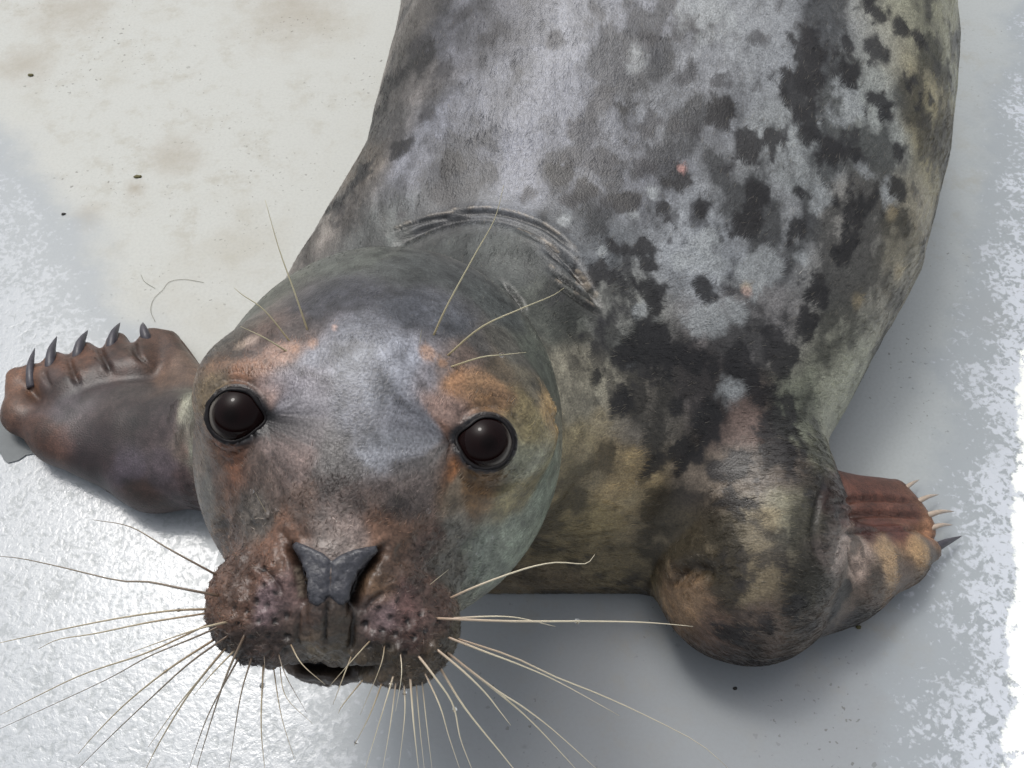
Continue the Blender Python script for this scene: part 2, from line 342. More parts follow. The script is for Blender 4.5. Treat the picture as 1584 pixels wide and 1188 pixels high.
GROOVE = [  # pixel polyline, width m, depth m, darkness
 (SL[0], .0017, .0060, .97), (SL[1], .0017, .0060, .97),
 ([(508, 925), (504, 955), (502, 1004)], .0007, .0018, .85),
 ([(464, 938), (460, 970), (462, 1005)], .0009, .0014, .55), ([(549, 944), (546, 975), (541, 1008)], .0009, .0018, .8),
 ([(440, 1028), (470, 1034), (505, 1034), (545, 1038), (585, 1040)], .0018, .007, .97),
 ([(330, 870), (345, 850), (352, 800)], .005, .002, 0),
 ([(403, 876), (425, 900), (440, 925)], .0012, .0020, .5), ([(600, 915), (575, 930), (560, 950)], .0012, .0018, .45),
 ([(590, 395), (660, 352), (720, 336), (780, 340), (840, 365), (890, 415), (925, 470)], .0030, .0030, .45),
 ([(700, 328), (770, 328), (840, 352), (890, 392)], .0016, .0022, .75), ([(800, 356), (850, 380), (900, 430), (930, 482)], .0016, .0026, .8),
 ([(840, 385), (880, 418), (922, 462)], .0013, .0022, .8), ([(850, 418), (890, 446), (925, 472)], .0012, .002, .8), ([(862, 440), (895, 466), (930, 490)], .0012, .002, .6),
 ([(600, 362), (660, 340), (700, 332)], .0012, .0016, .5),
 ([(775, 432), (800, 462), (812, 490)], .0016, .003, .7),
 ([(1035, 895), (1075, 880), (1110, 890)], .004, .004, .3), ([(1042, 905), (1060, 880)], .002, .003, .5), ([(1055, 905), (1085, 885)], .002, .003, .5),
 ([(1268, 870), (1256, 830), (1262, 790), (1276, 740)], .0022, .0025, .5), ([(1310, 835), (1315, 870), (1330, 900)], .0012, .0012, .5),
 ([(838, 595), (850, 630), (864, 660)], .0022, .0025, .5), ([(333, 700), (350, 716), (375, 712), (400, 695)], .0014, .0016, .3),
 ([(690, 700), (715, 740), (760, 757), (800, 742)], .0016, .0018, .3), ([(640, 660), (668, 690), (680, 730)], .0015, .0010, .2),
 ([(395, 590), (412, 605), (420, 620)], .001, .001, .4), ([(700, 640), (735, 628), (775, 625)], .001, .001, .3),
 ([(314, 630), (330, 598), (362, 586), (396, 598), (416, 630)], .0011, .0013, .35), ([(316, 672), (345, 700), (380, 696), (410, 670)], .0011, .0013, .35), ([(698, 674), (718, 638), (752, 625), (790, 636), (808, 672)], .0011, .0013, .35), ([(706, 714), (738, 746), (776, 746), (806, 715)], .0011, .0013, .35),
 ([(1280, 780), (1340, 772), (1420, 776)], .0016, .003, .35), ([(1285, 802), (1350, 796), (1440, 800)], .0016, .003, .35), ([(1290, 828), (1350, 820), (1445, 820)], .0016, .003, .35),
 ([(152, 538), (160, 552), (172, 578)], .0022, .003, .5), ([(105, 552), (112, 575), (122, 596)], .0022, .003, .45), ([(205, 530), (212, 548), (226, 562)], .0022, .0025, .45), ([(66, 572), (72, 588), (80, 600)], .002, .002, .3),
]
GL = [(polyline3(g[0], 30), *g[1:]) for g in GROOVE]
me_tmp = None
def vnormals(V, T):
    N = np.zeros_like(V); fn = np.cross(V[T[:, 1]] - V[T[:, 0]], V[T[:, 2]] - V[T[:, 0]])
    for i in range(3): np.add.at(N, T[:, i], fn)
    return nrm(N)
N = vnormals(V, T)
V0 = V.copy(); DARK = np.zeros(len(V)); disp = np.zeros(len(V))
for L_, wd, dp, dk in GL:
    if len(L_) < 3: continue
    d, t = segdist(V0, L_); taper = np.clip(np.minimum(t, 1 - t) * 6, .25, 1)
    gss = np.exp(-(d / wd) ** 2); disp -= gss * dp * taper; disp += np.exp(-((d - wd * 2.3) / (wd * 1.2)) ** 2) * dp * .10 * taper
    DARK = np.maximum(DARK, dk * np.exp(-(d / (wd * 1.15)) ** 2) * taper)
hq = (V0 - HC) @ HM.T
pad = sstep(.055, .03, np.minimum(np.linalg.norm(hq - [.0225, .110, -.006], axis=1), np.linalg.norm(hq - [-.0225, .110, -.006], axis=1)))
disp += pad * (fbm(V0, 230, 3, 5) - .5) * .0036
disp += (fbm(V0, 22, 3, 9) - .5) * .004 * (1 - pad) * (V0[:, 2] > .012) * np.where(np.linalg.norm(hq - [0, .03, 0], axis=1) < .14, .35, 1)
# loose wrinkled skin over the shoulder
V = V0 + N * disp[:, None]
eyemask = np.zeros(len(V))
for e in EYES:
    r = V - e['c3']; R = np.linalg.norm(r, axis=1); k = (R < ER * 3) & ((r @ e['ax']) > 0)
    th = np.arccos(np.clip((r @ e['ax']) / (R + 1e-9), -1, 1)); ph = np.arctan2(r @ e['u'], r @ e['r']); op = eye_open(ph, e['c'])
    Rn = np.where(th < op, ER * .86, R); rim = np.exp(-((th - op - .10) / .10) ** 2)
    Rn = np.where(th >= op, R * (1 - sstep(.42, .0, th - op)) + (ER * 1.075 + .0012 * rim) * sstep(.42, .0, th - op), Rn)
    V = np.where(k[:, None], e['c3'] + r / (R[:, None] + 1e-9) * Rn[:, None], V)
    eyemask = np.maximum(eyemask, k * sstep(op + .20, op + .05, th)); e['th'] = None
N = vnormals(V, T)

RP = [tuple(map(float, l.split()[:2])) for l in WH.replace('\n', ';').split(';')]
for x_, y_ in RP:
    p_, n_ = hit(x_, y_)
    if p_ is None or y_ < 780: continue
    d_ = np.linalg.norm(V - p_, axis=1); V += N * (.0017 * np.exp(-(d_ / .0016) ** 2))[:, None]
# ------------------------------------------------------------ coat colours, with sky sheen on forehead, back and left flipper painted in
CP = '''400 530 5c4a42;350 540 4a4038;440 518 5f5552;730 560 6b5a50;780 575 6a5c48;820 590 666050;690 572 8a7a74;740 540 55524f;800 550 5a5850;330 600 7a6a50;340 728 5c4638;315 715 6a5a4a;700 765 6f6250;668 722 6a5c54;832 650 857a54;600 565 a0a4b0;620 560 989ca8;560 560 8c909a;590 700 8d9098;470 620 a8a4aa;545 403 4c514b;640 420 474b4a;760 470 4f5452;830 560 5c6256;430 440 585b50;340 530 565048;530 455 404149;640 480 474a52;700 500 55585f;480 480 43434a
560 530 6a6d76;600 600 7c808a;540 640 6b6d76;460 600 948f97;480 560 868892;620 640 8a8c95;680 580 918f97;600 680 787b82;560 720 65615f;520 700 64615f;650 720 6e6a68
430 540 9d7b6a;385 568 8a6044;340 565 6f5440;425 640 a5887c;440 700 7c6a64;360 712 774a2e;400 740 5a4a42;320 740 5c5850;312 800 8c9084;330 850 7f8478;296 700 7d8274;298 620 8b8a78
720 597 a3774f;760 608 94704a;690 640 a08478;800 620 7a6d48;672 680 9c6f54;692 735 885628;740 765 75562f;800 760 857a50;820 700 8f9078;840 760 7f8a7a;790 830 86917f;740 850 7f8a7c;852 630 a98c5a;700 820 716f66
530 755 4a3f3b;560 775 5a4a44;620 780 5e5450;460 780 6a5448;400 790 6d665e;440 820 92603f;540 812 a08c84;520 845 a89890;600 822 95694c;650 850 6a5248;690 880 6c6a60;415 850 86583c;620 850 7a5840
430 880 80583f;380 900 6e4a36;420 930 90767a;440 905 8e706c;350 940 6e4a34;360 990 46352b;420 1000 4a3830;480 960 5a4438;505 980 6a5a48;520 1010 77684c;600 940 907678;625 930 84605a;680 930 6a4e42;620 980 50342a;600 1020 5a4c36;680 1000 54442f;640 1040 5a4a34;450 870 8a5e46;590 890 6e5036;575 900 74573a
520 1056 6a5a4c;700 980 6a6048
850 150 7a7d87;700 60 5c5d64;640 130 6a6664;600 200 5c5a5a;560 250 8a8074;520 320 76706a;470 370 8a8278;400 430 6a645c;340 510 67625a;650 250 70727a;700 200 787b86;800 250 787b86;700 320 6a6d73;650 350 666a6e;950 60 868992;950 250 74777f;1050 150 7c7f84;620 60 76716c
1200 330 7f8284;1100 400 90959a;1250 250 8a8f90;1350 200 959a96;1440 200 948c6c;1455 300 9a9672;1440 420 b8b08c;1350 560 a7a38a;1300 620 9a9c88;1270 700 7a7c66;1240 800 84806a;1400 350 8c8672;1465 60 8a8a74;1200 60 888c90;1320 330 9a9892
620 365 5a5f5c;700 380 484c4a;780 410 4a4e4b;850 480 53574f;900 380 5a5e62;660 375 4e524f
950 500 84857f;900 600 9a9480;880 700 ae9e74;960 740 b49c6c;900 800 9c8a5c;1000 650 706a60;1100 600 625a58;1150 650 6a5850;1100 750 706456;1050 830 8a7c60;950 870 7c6e4e;850 900 6a5c44;800 930 4e4436;1150 820 7c725c;1200 720 5c5248;1230 650 747866;1150 500 7c7a7a;870 850 8a7a54
1060 930 94785a;1100 970 6a5548;1150 900 74684f;1180 960 5a4c42;1250 900 55503f;1292 850 c4b0a4;1330 870 c0a898;1290 930 544a40;1380 870 a08460;1425 848 a8875c;1340 920 5a4c42;1400 884 5c4c40;1350 900 50463e;1440 862 5a4c3e;1250 960 4c4238;1300 920 4c4239;1120 1005 5a4a40
1300 780 5a3026;1350 760 6a3e2e;1400 790 744838;1330 812 502a22;1380 820 5c3228;1300 748 4a2a24;1430 810 a0704c
30 600 8a5e42;60 680 6e4a3a;110 620 6a5f64;120 565 7c5138;230 540 6a4a38;280 570 8a6c58;200 600 5a4f4c;200 650 3f3230;250 660 5a4a4a;200 720 5a4e5a;260 730 66585f;150 700 3c2c2e;220 770 5c4238;120 740 5a4238;290 700 6f584e;175 565 63453a;80 600 5e4842;150 600 4a3c3c;260 640 4e4040;280 740 5a4444'''
pc, cc = [], []
for tok in CP.replace('\n', ';').split(';'):
    x, y, h = tok.split(); p, _ = hit(float(x), float(y))
    if p is not None: pc.append(p); cc.append(lin(h))
pc = np.array(pc); cc = np.array(cc)
col = np.zeros((len(V), 3))
warp = V0 + .008 * np.stack([fbm(V0, 60, 3, s) - .5 for s in (31, 32, 33)], 1) * 2
for c in range(0, len(V), 20000):
    P = warp[c:c+20000]; d2 = ((P[:, None, :] - pc[None]) ** 2).sum(2); wt = 1 / (d2 + 1e-5) ** 2.6; col[c:c+20000] = (wt @ cc) / wt.sum(1, keepdims=True)
def blobs(lst, sharp=.25, jit=.45):
    m = np.zeros(len(V)); nz = fbm(V0 * [1.2, .85, 1], 120, 4, 77, .6) - .5 + .8 * (fbm(V0, 55, 2, 78) - .5)
    for (x, y, r) in lst:
        p, nn_ = hit(x, y)
        if p is None: continue
        R = r * ((p - CAM) @ FW) / FPX; k = np.abs(V0 - p).max(1) < R * 3; 
        d = np.linalg.norm(V0[k] - p, axis=1) / R + nz[k] * 2 * jit; m[k] = np.maximum(m[k], sstep(1 + sharp, 1 - sharp, d))
    return m
SPOTS = [(1274, 90, 34), (1309, 63, 15), (1219, 132, 24), (1232, 167, 18), (1365, 160, 24), (1361, 77, 22), (1354, 14, 22), (1393, 50, 17), (1191, 216, 32), (1156, 237, 20), (1288, 237, 20), (1323, 320, 30), (1267, 446, 20), (1051, 285, 16), (1030, 335, 22), (975, 314, 18), (954, 387, 15), (1010, 383, 19), (1093, 320, 13), (1086, 446, 15), (926, 425, 22), (968, 167, 13), (1414, 140, 20), (1246, 216, 17), (1309, 390, 19), (1156, 348, 24), (1232, 348, 18), (1107, 181, 18), (863, 272, 16), (898, 293, 14),
 (1027, 598, 22), (966, 542, 19), (1017, 537, 28), (966, 623, 20), (1047, 633, 15), (1203, 542, 28), (916, 582, 15), (1203, 653, 30), (1128, 724, 22), (1133, 774, 20), (595, 145, 24), (613, 122, 16), (521, 315, 19), (552, 280, 22), (460, 385, 19), (420, 416, 11), (582, 175, 22), (655, 95, 18), (1330, 230, 16), (1385, 230, 14), (1180, 300, 22), (1010, 460, 18), (1080, 560, 22), (1150, 560, 20), (1180, 610, 22), (1060, 700, 20), (1010, 720, 16), (1240, 300, 14), (1420, 60, 16), (1440, 150, 12), (1390, 300, 12),
 (1250, 500, 16), (900, 520, 14), (880, 560, 12), (1210, 700, 26), (1090, 650, 24), (880, 640, 10), (700, 250, 14), (620, 230, 14), (570, 210, 14), (1180, 975, 22), (1130, 985, 18), (1300, 930, 20), (1220, 940, 18)]
SOFT = [(600, 130, 30), (575, 200, 28), (545, 290, 24), (520, 330, 22), (470, 380, 22), (640, 70, 24), (440, 410, 16), (660, 180, 16), (690, 110, 18), (760, 60, 20), (680, 300, 20), (620, 330, 16), (740, 290, 14), (900, 200, 20), (930, 150, 20), (990, 200, 24), (880, 240, 16),
 (1010, 60, 18), (930, 250, 18), (1060, 200, 20), (1120, 260, 20), (1080, 330, 20), (1000, 260, 16), (880, 310, 16), (820, 300, 12), (1150, 130, 16), (1170, 60, 14), (620, 30, 20), (400, 440, 14), (720, 20, 16), (1060, 120, 16), (860, 60, 12), (1200, 420, 16), (1130, 440, 12), (960, 480, 16), (930, 500, 12)]
LIGHTS = [(981, 90, 20), (1309, 160, 32), (981, 334, 15), (1267, 306, 22), (1093, 397, 32), (1379, 306, 18), (932, 390, 11), (1107, 21, 44), (1176, 404, 22), (1092, 496, 28), (1168, 426, 26), (1001, 476, 20), (971, 552, 14), (1133, 607, 22), (1300, 130, 20), (1340, 260, 16), (1240, 400, 12), (1050, 400, 14), (1250, 190, 14), (870, 340, 12), (905, 440, 10), (1140, 480, 14), (1010, 300, 12)]
TANS = [(916, 744, 20), (976, 774, 20), (925, 653, 20), (1325, 466, 14), (1390, 420, 14), (1190, 800, 16), (900, 700, 18), (1155, 445, 8), (1380, 330, 12), (1055, 262, 5)]
body_w = sstep(.10, .13, np.linalg.norm(hq - [0, .0, 0], axis=1)) * (V0[:, 1] > .1)
palm = np.maximum(sstep(.05, .03, np.abs(V0 - zP(1365, 785, .02)).max(1)), (V0[:, 0] < -.215) * (V0[:, 2] < .06))
bw = body_w * (1 - palm)
# elongated mottling along the flow of the coat
ms = np.stack([V0[:, 0] * 1.25, V0[:, 1] * .8, V0[:, 2]], 1)
mo = fbm(ms, 28, 5, 41, .6); mo2 = fbm(ms, 80, 3, 51)
darkm = sstep(.485, .55, mo * .75 + mo2 * .25) * sstep(-.26, .04, V0[:, 0] - .02 + (fbm(V0, 12, 2, 3) - .5) * .2)
lightm = sstep(.47, .40, mo * .75 + mo2 * .25)
left = sstep(.03, -.10, V0[:, 0]) ; st = fbm(np.stack([V0[:, 0] * 60, V0[:, 1] * 18, V0[:, 2] * 40], 1), 1, 4, 61)
col *= (1 + bw * (.45 * lightm - .66 * darkm))[:, None]
col *= (1 + bw * left * (sstep(.5, .62, st) * .45 - sstep(.5, .38, st) * .5))[:, None]
SO = (blobs(SOFT, .4, 1.5) * bw * .74)[:, None]; col = col * (1 - SO) + lin('302e32') * SO
S = blobs([(x, y, r * 1.22) for x, y, r in SPOTS], .24, 1.35) * bw; FK = (sstep(.56, .63, fbm(ms, 85, 4, 141, .6)) * sstep(-.10, .08, V0[:, 0]) * bw * sstep(.44, .56, fbm(ms, 16, 2, 142)) * .7)[:, None]; col = col * (1 - FK) + lin('252327') * FK
LI = blobs(LIGHTS, .4, 1.2) * bw * (1 - S); TA = blobs(TANS, .5) * (1 - S)
col = col * (1 - .72 * LI[:, None]) + lin('b4babc') * .72 * LI[:, None]
col = col * (1 - .6 * TA[:, None]) + lin('b8a780') * .6 * TA[:, None]
col = col * (1 - .92 * S[:, None]) + lin('1e1c1e') * .92 * S[:, None]
# head: fine dark flecking in grey, rust flecks on the muzzle
fl = fbm(V0, 260, 3, 71); fl2 = fbm(V0, 120, 3, 72)
hw = 1 - body_w
col *= (1 + hw * ((fl - .5) * 1.5 + (fl2 - .5) * .9))[:, None]
col *= (1 + (fbm(V0, 500, 2, 73) - .5) * .7)[:, None]; col *= (1 + palm * ((fbm(V0, 55, 4, 75) - .5) * 1.3 + (fbm(V0, 220, 3, 76) - .5) * .9))[:, None]
# scars, brow warts
for x, y, r, h, k in ((388, 526, 14, 'c0a898', .8), (372, 534, 10, 'b09a86', .7), (516, 506, 5, 'd0ada0', .9), (483, 530, 11, 'b98f76', .8), (456, 538, 8, 'b98a6c', .8), (662, 546, 13, 'c0977c', .8), (684, 560, 8, 'b08460', .8), (1055, 262, 6, 'd09a90', .9), (1155, 450, 8, 'd0b0a4', .7), (690, 745, 9, 'a06838', .5)):
    m = blobs([(x, y, r)], .4)[:, None] * k; col = col * (1 - m) + lin(h) * m
# whisker follicle pits
PITS = [(426, 918), (408, 905), (412, 935), (396, 930), (443, 953), (425, 962), (400, 960), (380, 945), (390, 985), (370, 965), (415, 985), (445, 985), (404, 880), (586, 942), (565, 965), (604, 955), (617, 930), (590, 975), (612, 980), (630, 960), (650, 950), (640, 985), (660, 975), (600, 1000), (625, 1010), (570, 1000), (680, 960), (440, 1005), (362, 940)]
pm = blobs([(x, y, 4.4) for x, y in PITS], .5, .25)
col *= (1 - .85 * pm)[:, None]; V = V - N * (pm * .0009)[:, None]; V0p = V0
muzc = sstep(.060, .040, np.linalg.norm(hq - [0, .108, -.004], axis=1)) * (1 - .6 * sstep(.012, .006, np.minimum(np.linalg.norm(V0 - hit(425, 925)[0], axis=1), np.linalg.norm(V0 - hit(595, 945)[0], axis=1)) - .004))
lm_ = (col @ np.array([.3, .5, .2]))[:, None]; col = col * (1 - .20 * muzc[:, None]) * (1 - .20 * muzc[:, None]) + lm_ * np.array([1.2, .96, .80]) * .20 * muzc[:, None]
nring = eyemask[:, None]; col = col * (1 - nring) + lin('18161a') * nring
col *= (1 - np.minimum(DARK, .95))[:, None]  # shade inside the grooves and folds painted into the coat
lfm = (V0[:, 0] < -.20) * sstep(.07, .05, V0[:, 2]); lum = col @ np.array([.25, .6, .15]); col = np.clip((lum[:, None] * .16 + col * .84) * ((.96 - .10 * body_w) * (1 - .30 * lfm) * (1 - .14 * muzc))[:, None], .004, .85)
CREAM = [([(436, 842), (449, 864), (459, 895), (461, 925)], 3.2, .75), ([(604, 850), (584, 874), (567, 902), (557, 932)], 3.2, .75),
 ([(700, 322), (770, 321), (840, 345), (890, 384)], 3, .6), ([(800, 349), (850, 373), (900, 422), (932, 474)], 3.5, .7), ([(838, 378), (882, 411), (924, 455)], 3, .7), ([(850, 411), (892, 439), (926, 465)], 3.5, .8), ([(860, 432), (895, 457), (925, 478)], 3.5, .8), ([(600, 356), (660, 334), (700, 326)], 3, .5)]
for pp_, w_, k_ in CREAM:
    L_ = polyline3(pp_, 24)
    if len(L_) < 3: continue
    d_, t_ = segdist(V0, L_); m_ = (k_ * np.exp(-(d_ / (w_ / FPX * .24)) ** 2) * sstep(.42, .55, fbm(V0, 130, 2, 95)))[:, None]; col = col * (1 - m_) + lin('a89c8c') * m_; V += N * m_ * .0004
FURM = (1 - eyemask) * (DARK < .35) * (pm < .35); FURL = 1 - .75 * np.clip(eyemask * 3, 0, 1)
for L_ in [g_[0] for g_ in GL[:6] + GL[10:17]]: FURL = np.minimum(FURL, .30 + .70 * sstep(.002, .009, segdist(V0, L_)[0]))
FURL *= 1 - .45 * palm

# ------------------------------------------------------------ materials of the seal
def skin_material(name, rough=.45, spec=.5):
    m, nt, b = mat(name); L = nt.links.new
    at = node(nt, 'ShaderNodeAttribute', attribute_name='coat'); geo = node(nt, 'ShaderNodeNewGeometry')
    nz = node(nt, 'ShaderNodeTexNoise', Scale=900., Detail=3.); L(geo.outputs['Position'], nz.inputs['Vector'])
    mr = node(nt, 'ShaderNodeMapRange'); L(nz.outputs[0], mr.inputs[0]); mr.inputs[1].default_value = .3; mr.inputs[2].default_value = .7; mr.inputs[3].default_value = .55; mr.inputs[4].default_value = 1.15
    mx = node(nt, 'ShaderNodeVectorMath', operation='MULTIPLY'); L(at.outputs['Color'], mx.inputs[0]); L(mr.outputs[0], mx.inputs[1]); L(mx.outputs[0], b.inputs['Base Color'])
    b.inputs['Roughness'].default_value = rough; b.inputs['Specular IOR Level'].default_value = spec
    bp = node(nt, 'ShaderNodeBump', Strength=.35, Distance=.0008); L(nz.outputs[0], bp.inputs['Height']); L(bp.outputs[0], b.inputs['Normal'])
    return m
MSKIN = skin_material('seal_coat', .4, .6)
def simple(name, c, rough=.4, coat=0., nscale=300, nbump=.2, var=.3, spec=.5):
    m, nt, b = mat(name); L = nt.links.new; geo = node(nt, 'ShaderNodeNewGeometry')
    nz = node(nt, 'ShaderNodeTexNoise', Scale=float(nscale), Detail=4.); L(geo.outputs['Position'], nz.inputs['Vector'])
    mx = node(nt, 'ShaderNodeMix', data_type='RGBA'); c = np.array(c)
    mx.inputs[6].default_value = (*(c * (1 - var)), 1); mx.inputs[7].default_value = (*np.clip(c * (1 + var), 0, 1), 1); L(nz.outputs[0], mx.inputs[0]); L(mx.outputs[2], b.inputs['Base Color'])
    b.inputs['Roughness'].default_value = rough; b.inputs['Coat Weight'].default_value = coat; b.inputs['Coat Roughness'].default_value = .05; b.inputs['Specular IOR Level'].default_value = spec
    bp = node(nt, 'ShaderNodeBump', Strength=nbump, Distance=.0006); L(nz.outputs[0], bp.inputs['Height']); L(bp.outputs[0], b.inputs['Normal'])
    return m
# ------------------------------------------------------------ the seal
root = bpy.data.objects.new('seal', None); COL.objects.link(root); root.location = (.05, .5, 0); root.empty_display_size = .05
tag(root, 'spotted grey seal with big dark eyes lying on the pale wet floor, head raised', 'seal')
bpy.context.view_layer.update()
def part(name, V, F, m, parent=root, label=None):
    o = mesh_obj(name, V, F, m); o.parent = parent; o.matrix_parent_inverse = parent.matrix_world.inverted()
    if label: o['label'] = label
    return o
body = part('body', V, T, MSKIN)
at = body.data.color_attributes.new('coat', 'FLOAT_COLOR', 'POINT'); at.data.foreach_set('color', np.hstack([col, np.ones((len(col), 1))]).astype(np.float32).ravel())
bvh = make_bvh(V, T)
# ---- nose pad: the bare patch between the nostrils, cut to its outline and raised off the coat
def inpoly(x, y, poly):
    r = np.zeros(len(x), bool); n_ = len(poly)
    for i in range(n_):
        x0, y0 = poly[i]; x1, y1 = poly[(i + 1) % n_]; c = ((y0 > y) != (y1 > y)) & (x < (x1 - x0) * (y - y0) / (y1 - y0 + 1e-9) + x0); r ^= c
    return r
px, py, _ = proj(V); front = (np.linalg.norm(hq - [0, .112, .01], axis=1) < .06) & ((N * (CAM - V)).sum(1) > 0)
inn = inpoly(px, py, NOSE) & front; Tn = T[inn[T].sum(1) == 3].astype(int); ids = np.unique(Tn); mp = np.full(len(V), -1); mp[ids] = np.arange(len(ids))
ids = ids.astype(int); Vn = V[ids]; Nn = N[ids]; wr = (fbm(Vn, 260, 4, 15, .6) - .5) * .0020 - .0012 * np.exp(-(segdist(Vn, polyline3([(512, 864), (511, 890), (509, 926)], 12))[0] / .0009) ** 2); top = Vn + Nn * (.0011 + wr)[:, None]; bot = Vn - Nn * .001; Tl = mp[Tn]
E = np.vstack([Tl[:, [0, 1]], Tl[:, [1, 2]], Tl[:, [2, 0]]]); ks = set(map(tuple, E)); bd = [(a, b) for a, b in ks if (b, a) not in ks]; nn_ = len(ids)
bset = np.unique(np.array(bd))
NP_ = np.array(NOSE, float)
for i_ in bset:
    x_, y_, _ = proj(Vn[i_]); q0 = np.array([x_, y_]); A_ = NP_; B_ = np.roll(NP_, -1, 0); ab_ = B_ - A_; t_ = np.clip(((q0 - A_) * ab_).sum(1) / (ab_ ** 2).sum(1), 0, 1); c_ = A_ + ab_ * t_[:, None]
    c_ = c_[np.argmin(((c_ - q0) ** 2).sum(1))]; p_, _n = hit(*c_)
    if p_ is not None and np.linalg.norm(p_ - Vn[i_]) < .003: Vn[i_] = p_; bot[i_] = p_ - Nn[i_] * .001
top[bset] = Vn[bset] + Nn[bset] * .0003
Fn = [tuple(t) for t in Tl] + [(t[2] + nn_, t[1] + nn_, t[0] + nn_) for t in Tl] + [(b, a, a + nn_, b + nn_) for a, b in bd]
part('nose_pad', np.vstack([top, bot]), Fn, simple('nose_leather', lin('404147'), .42, .12, 700, .7, .6))
NC_ = np.array([513, 885.]); FURM *= 1 - (inpoly(px, py, [tuple(NC_ + (np.array(q_) - NC_) * .90) for q_ in NOSE]) & front & (py < 912))
# ---- eyes
MB, nt_, b_ = mat('eyeball'); a_ = node(nt_, 'ShaderNodeAttribute', attribute_name='iris'); nt_.links.new(a_.outputs['Color'], b_.inputs['Base Color'])
b_.inputs['Roughness'].default_value = .03; b_.inputs['Specular IOR Level'].default_value = .16; b_.inputs['Coat Weight'].default_value = 0; b_.inputs['Coat Roughness'].default_value = .01
MLID = simple('eyelid_skin', (.009, .008, .009), .5, .0, 500, .5, .5, .25)
for e in EYES:
    nu, nv = 48, 32; Vb = []; 
    for i in range(nv + 1):
        th = math.pi * i / nv
        for j in range(nu):
            ph = 2 * math.pi * j / nu; r_ = ER * (1 + .03 * math.exp(-(th / .6) ** 2))
            Vb.append(e['c3'] + r_ * (math.cos(th) * e['ax'] + math.sin(th) * (math.cos(ph) * e['r'] + math.sin(ph) * e['u'])))
    Fb = [(i*nu+j, (i+1)*nu+j, (i+1)*nu+(j+1) % nu, i*nu+(j+1) % nu) for i in range(nv) for j in range(nu)]
    eye = part('eye', Vb, Fb, MB); Vb = np.array(Vb) - e['c3']
    th = np.arccos(np.clip(Vb @ e['ax'] / np.linalg.norm(Vb, axis=1), -1, 1)); ph = np.arctan2(Vb @ e['u'], Vb @ e['r'])
    outer = np.cos(ph - (math.pi * 1.08 if e['c'] == 0 else -.35 ))
    k = sstep(.78, .92, th + outer * .24)[:, None]
    ir = lin('160b0b') * (1 - k) + lin('8f8a84') * k * .6; kk = sstep(.3, .12, th)[:, None]; ir = ir * (1 - kk) + lin('0c0606') * kk
    at = eye.data.color_attributes.new('iris', 'FLOAT_COLOR', 'POINT'); at.data.foreach_set('color', np.hstack([ir, np.ones((len(ir), 1))]).astype(np.float32).ravel())
    ring = []; 
    for j in range(64):
        ph = 2 * math.pi * j / 64; th = float(eye_open(ph, e['c'])) + .035 + .012 * math.sin(3 * ph + e['c']) + .010 * math.sin(7 * ph)
        ring.append(e['c3'] + ER * 1.04 * (math.cos(th) * e['ax'] + math.sin(th) * (math.cos(ph) * e['r'] + math.sin(ph) * e['u'])))
    ring = np.array(ring); k_ = 8; Vr = []
    for j in range(64):
        t_ = nrm(ring[(j+1) % 64] - ring[j-1]); out_ = nrm(ring[j] - e['c3']); sd_ = np.cross(t_, out_)
        for q_ in range(k_):
            a_ = 2 * math.pi * q_ / k_; Vr.append(ring[j] + (.0007 + .0003 * math.sin(ph * 0 + j * .196)) * math.cos(a_) * out_ + .0012 * math.sin(a_) * sd_)
    Fr = [(j*k_+q_, j*k_+(q_+1) % k_, ((j+1) % 64)*k_+(q_+1) % k_, ((j+1) % 64)*k_+q_) for j in range(64) for q_ in range(k_)]
    lid = mesh_obj('eyelid', Vr, Fr, MLID); lid.parent = eye; lid.matrix_parent_inverse = eye.matrix_world.inverted()
# ---- claws
MCL = simple('claw_horn', lin('45434a'), .42, .05, 260, .35, .5); MCP = simple('claw_pale', lin('b8a898'), .35, .2, 400, .15, .2)
def claw(px0, py0, z0, px1, py1, z1, r, m, lift=.006, label=None):
    a_, b_ = PZ(px0, py0, z0), PZ(px1, py1, z1); mid = (a_ * .5 + b_ * .5) + np.array([0, 0, lift])
    P_ = catmull([a_, a_ * .65 + mid * .35 + [0, 0, lift * .3], mid, b_], 14); t = np.linspace(0, 1, 14); R_ = r * (1 - t ** 2.2) ** .9 + .00015
    Vc, Fc = tube(P_, R_, 12, .8); return part('claw', Vc, Fc, m, root, label)
for (x, y), (tx, ty), r in zip([(50, 600), (80, 577), (122, 560), (174, 545), (229, 530)], [(54, 538), (88, 520), (136, 511), (186, 499), (221, 499)], (.0030, .0036, .0038, .0036, .0033)):
    claw(x, y, .018, tx, ty, .013, r * 1.55, MCL, .005)
for x, y, tx, ty, r, m in ((1388, 766, 1422, 742, .0024, MCP), (1410, 782, 1452, 765, .0024, MCP), (1424, 802, 1476, 791, .0026, MCP), (1430, 822, 1474, 812, .0024, MCP), (1422, 862, 1488, 829, .0046, MCL)):
    claw(x, y, .014, tx, ty, .006, r, m, .005, 'pale horn claw' if m is MCP else 'long dark curved claw')
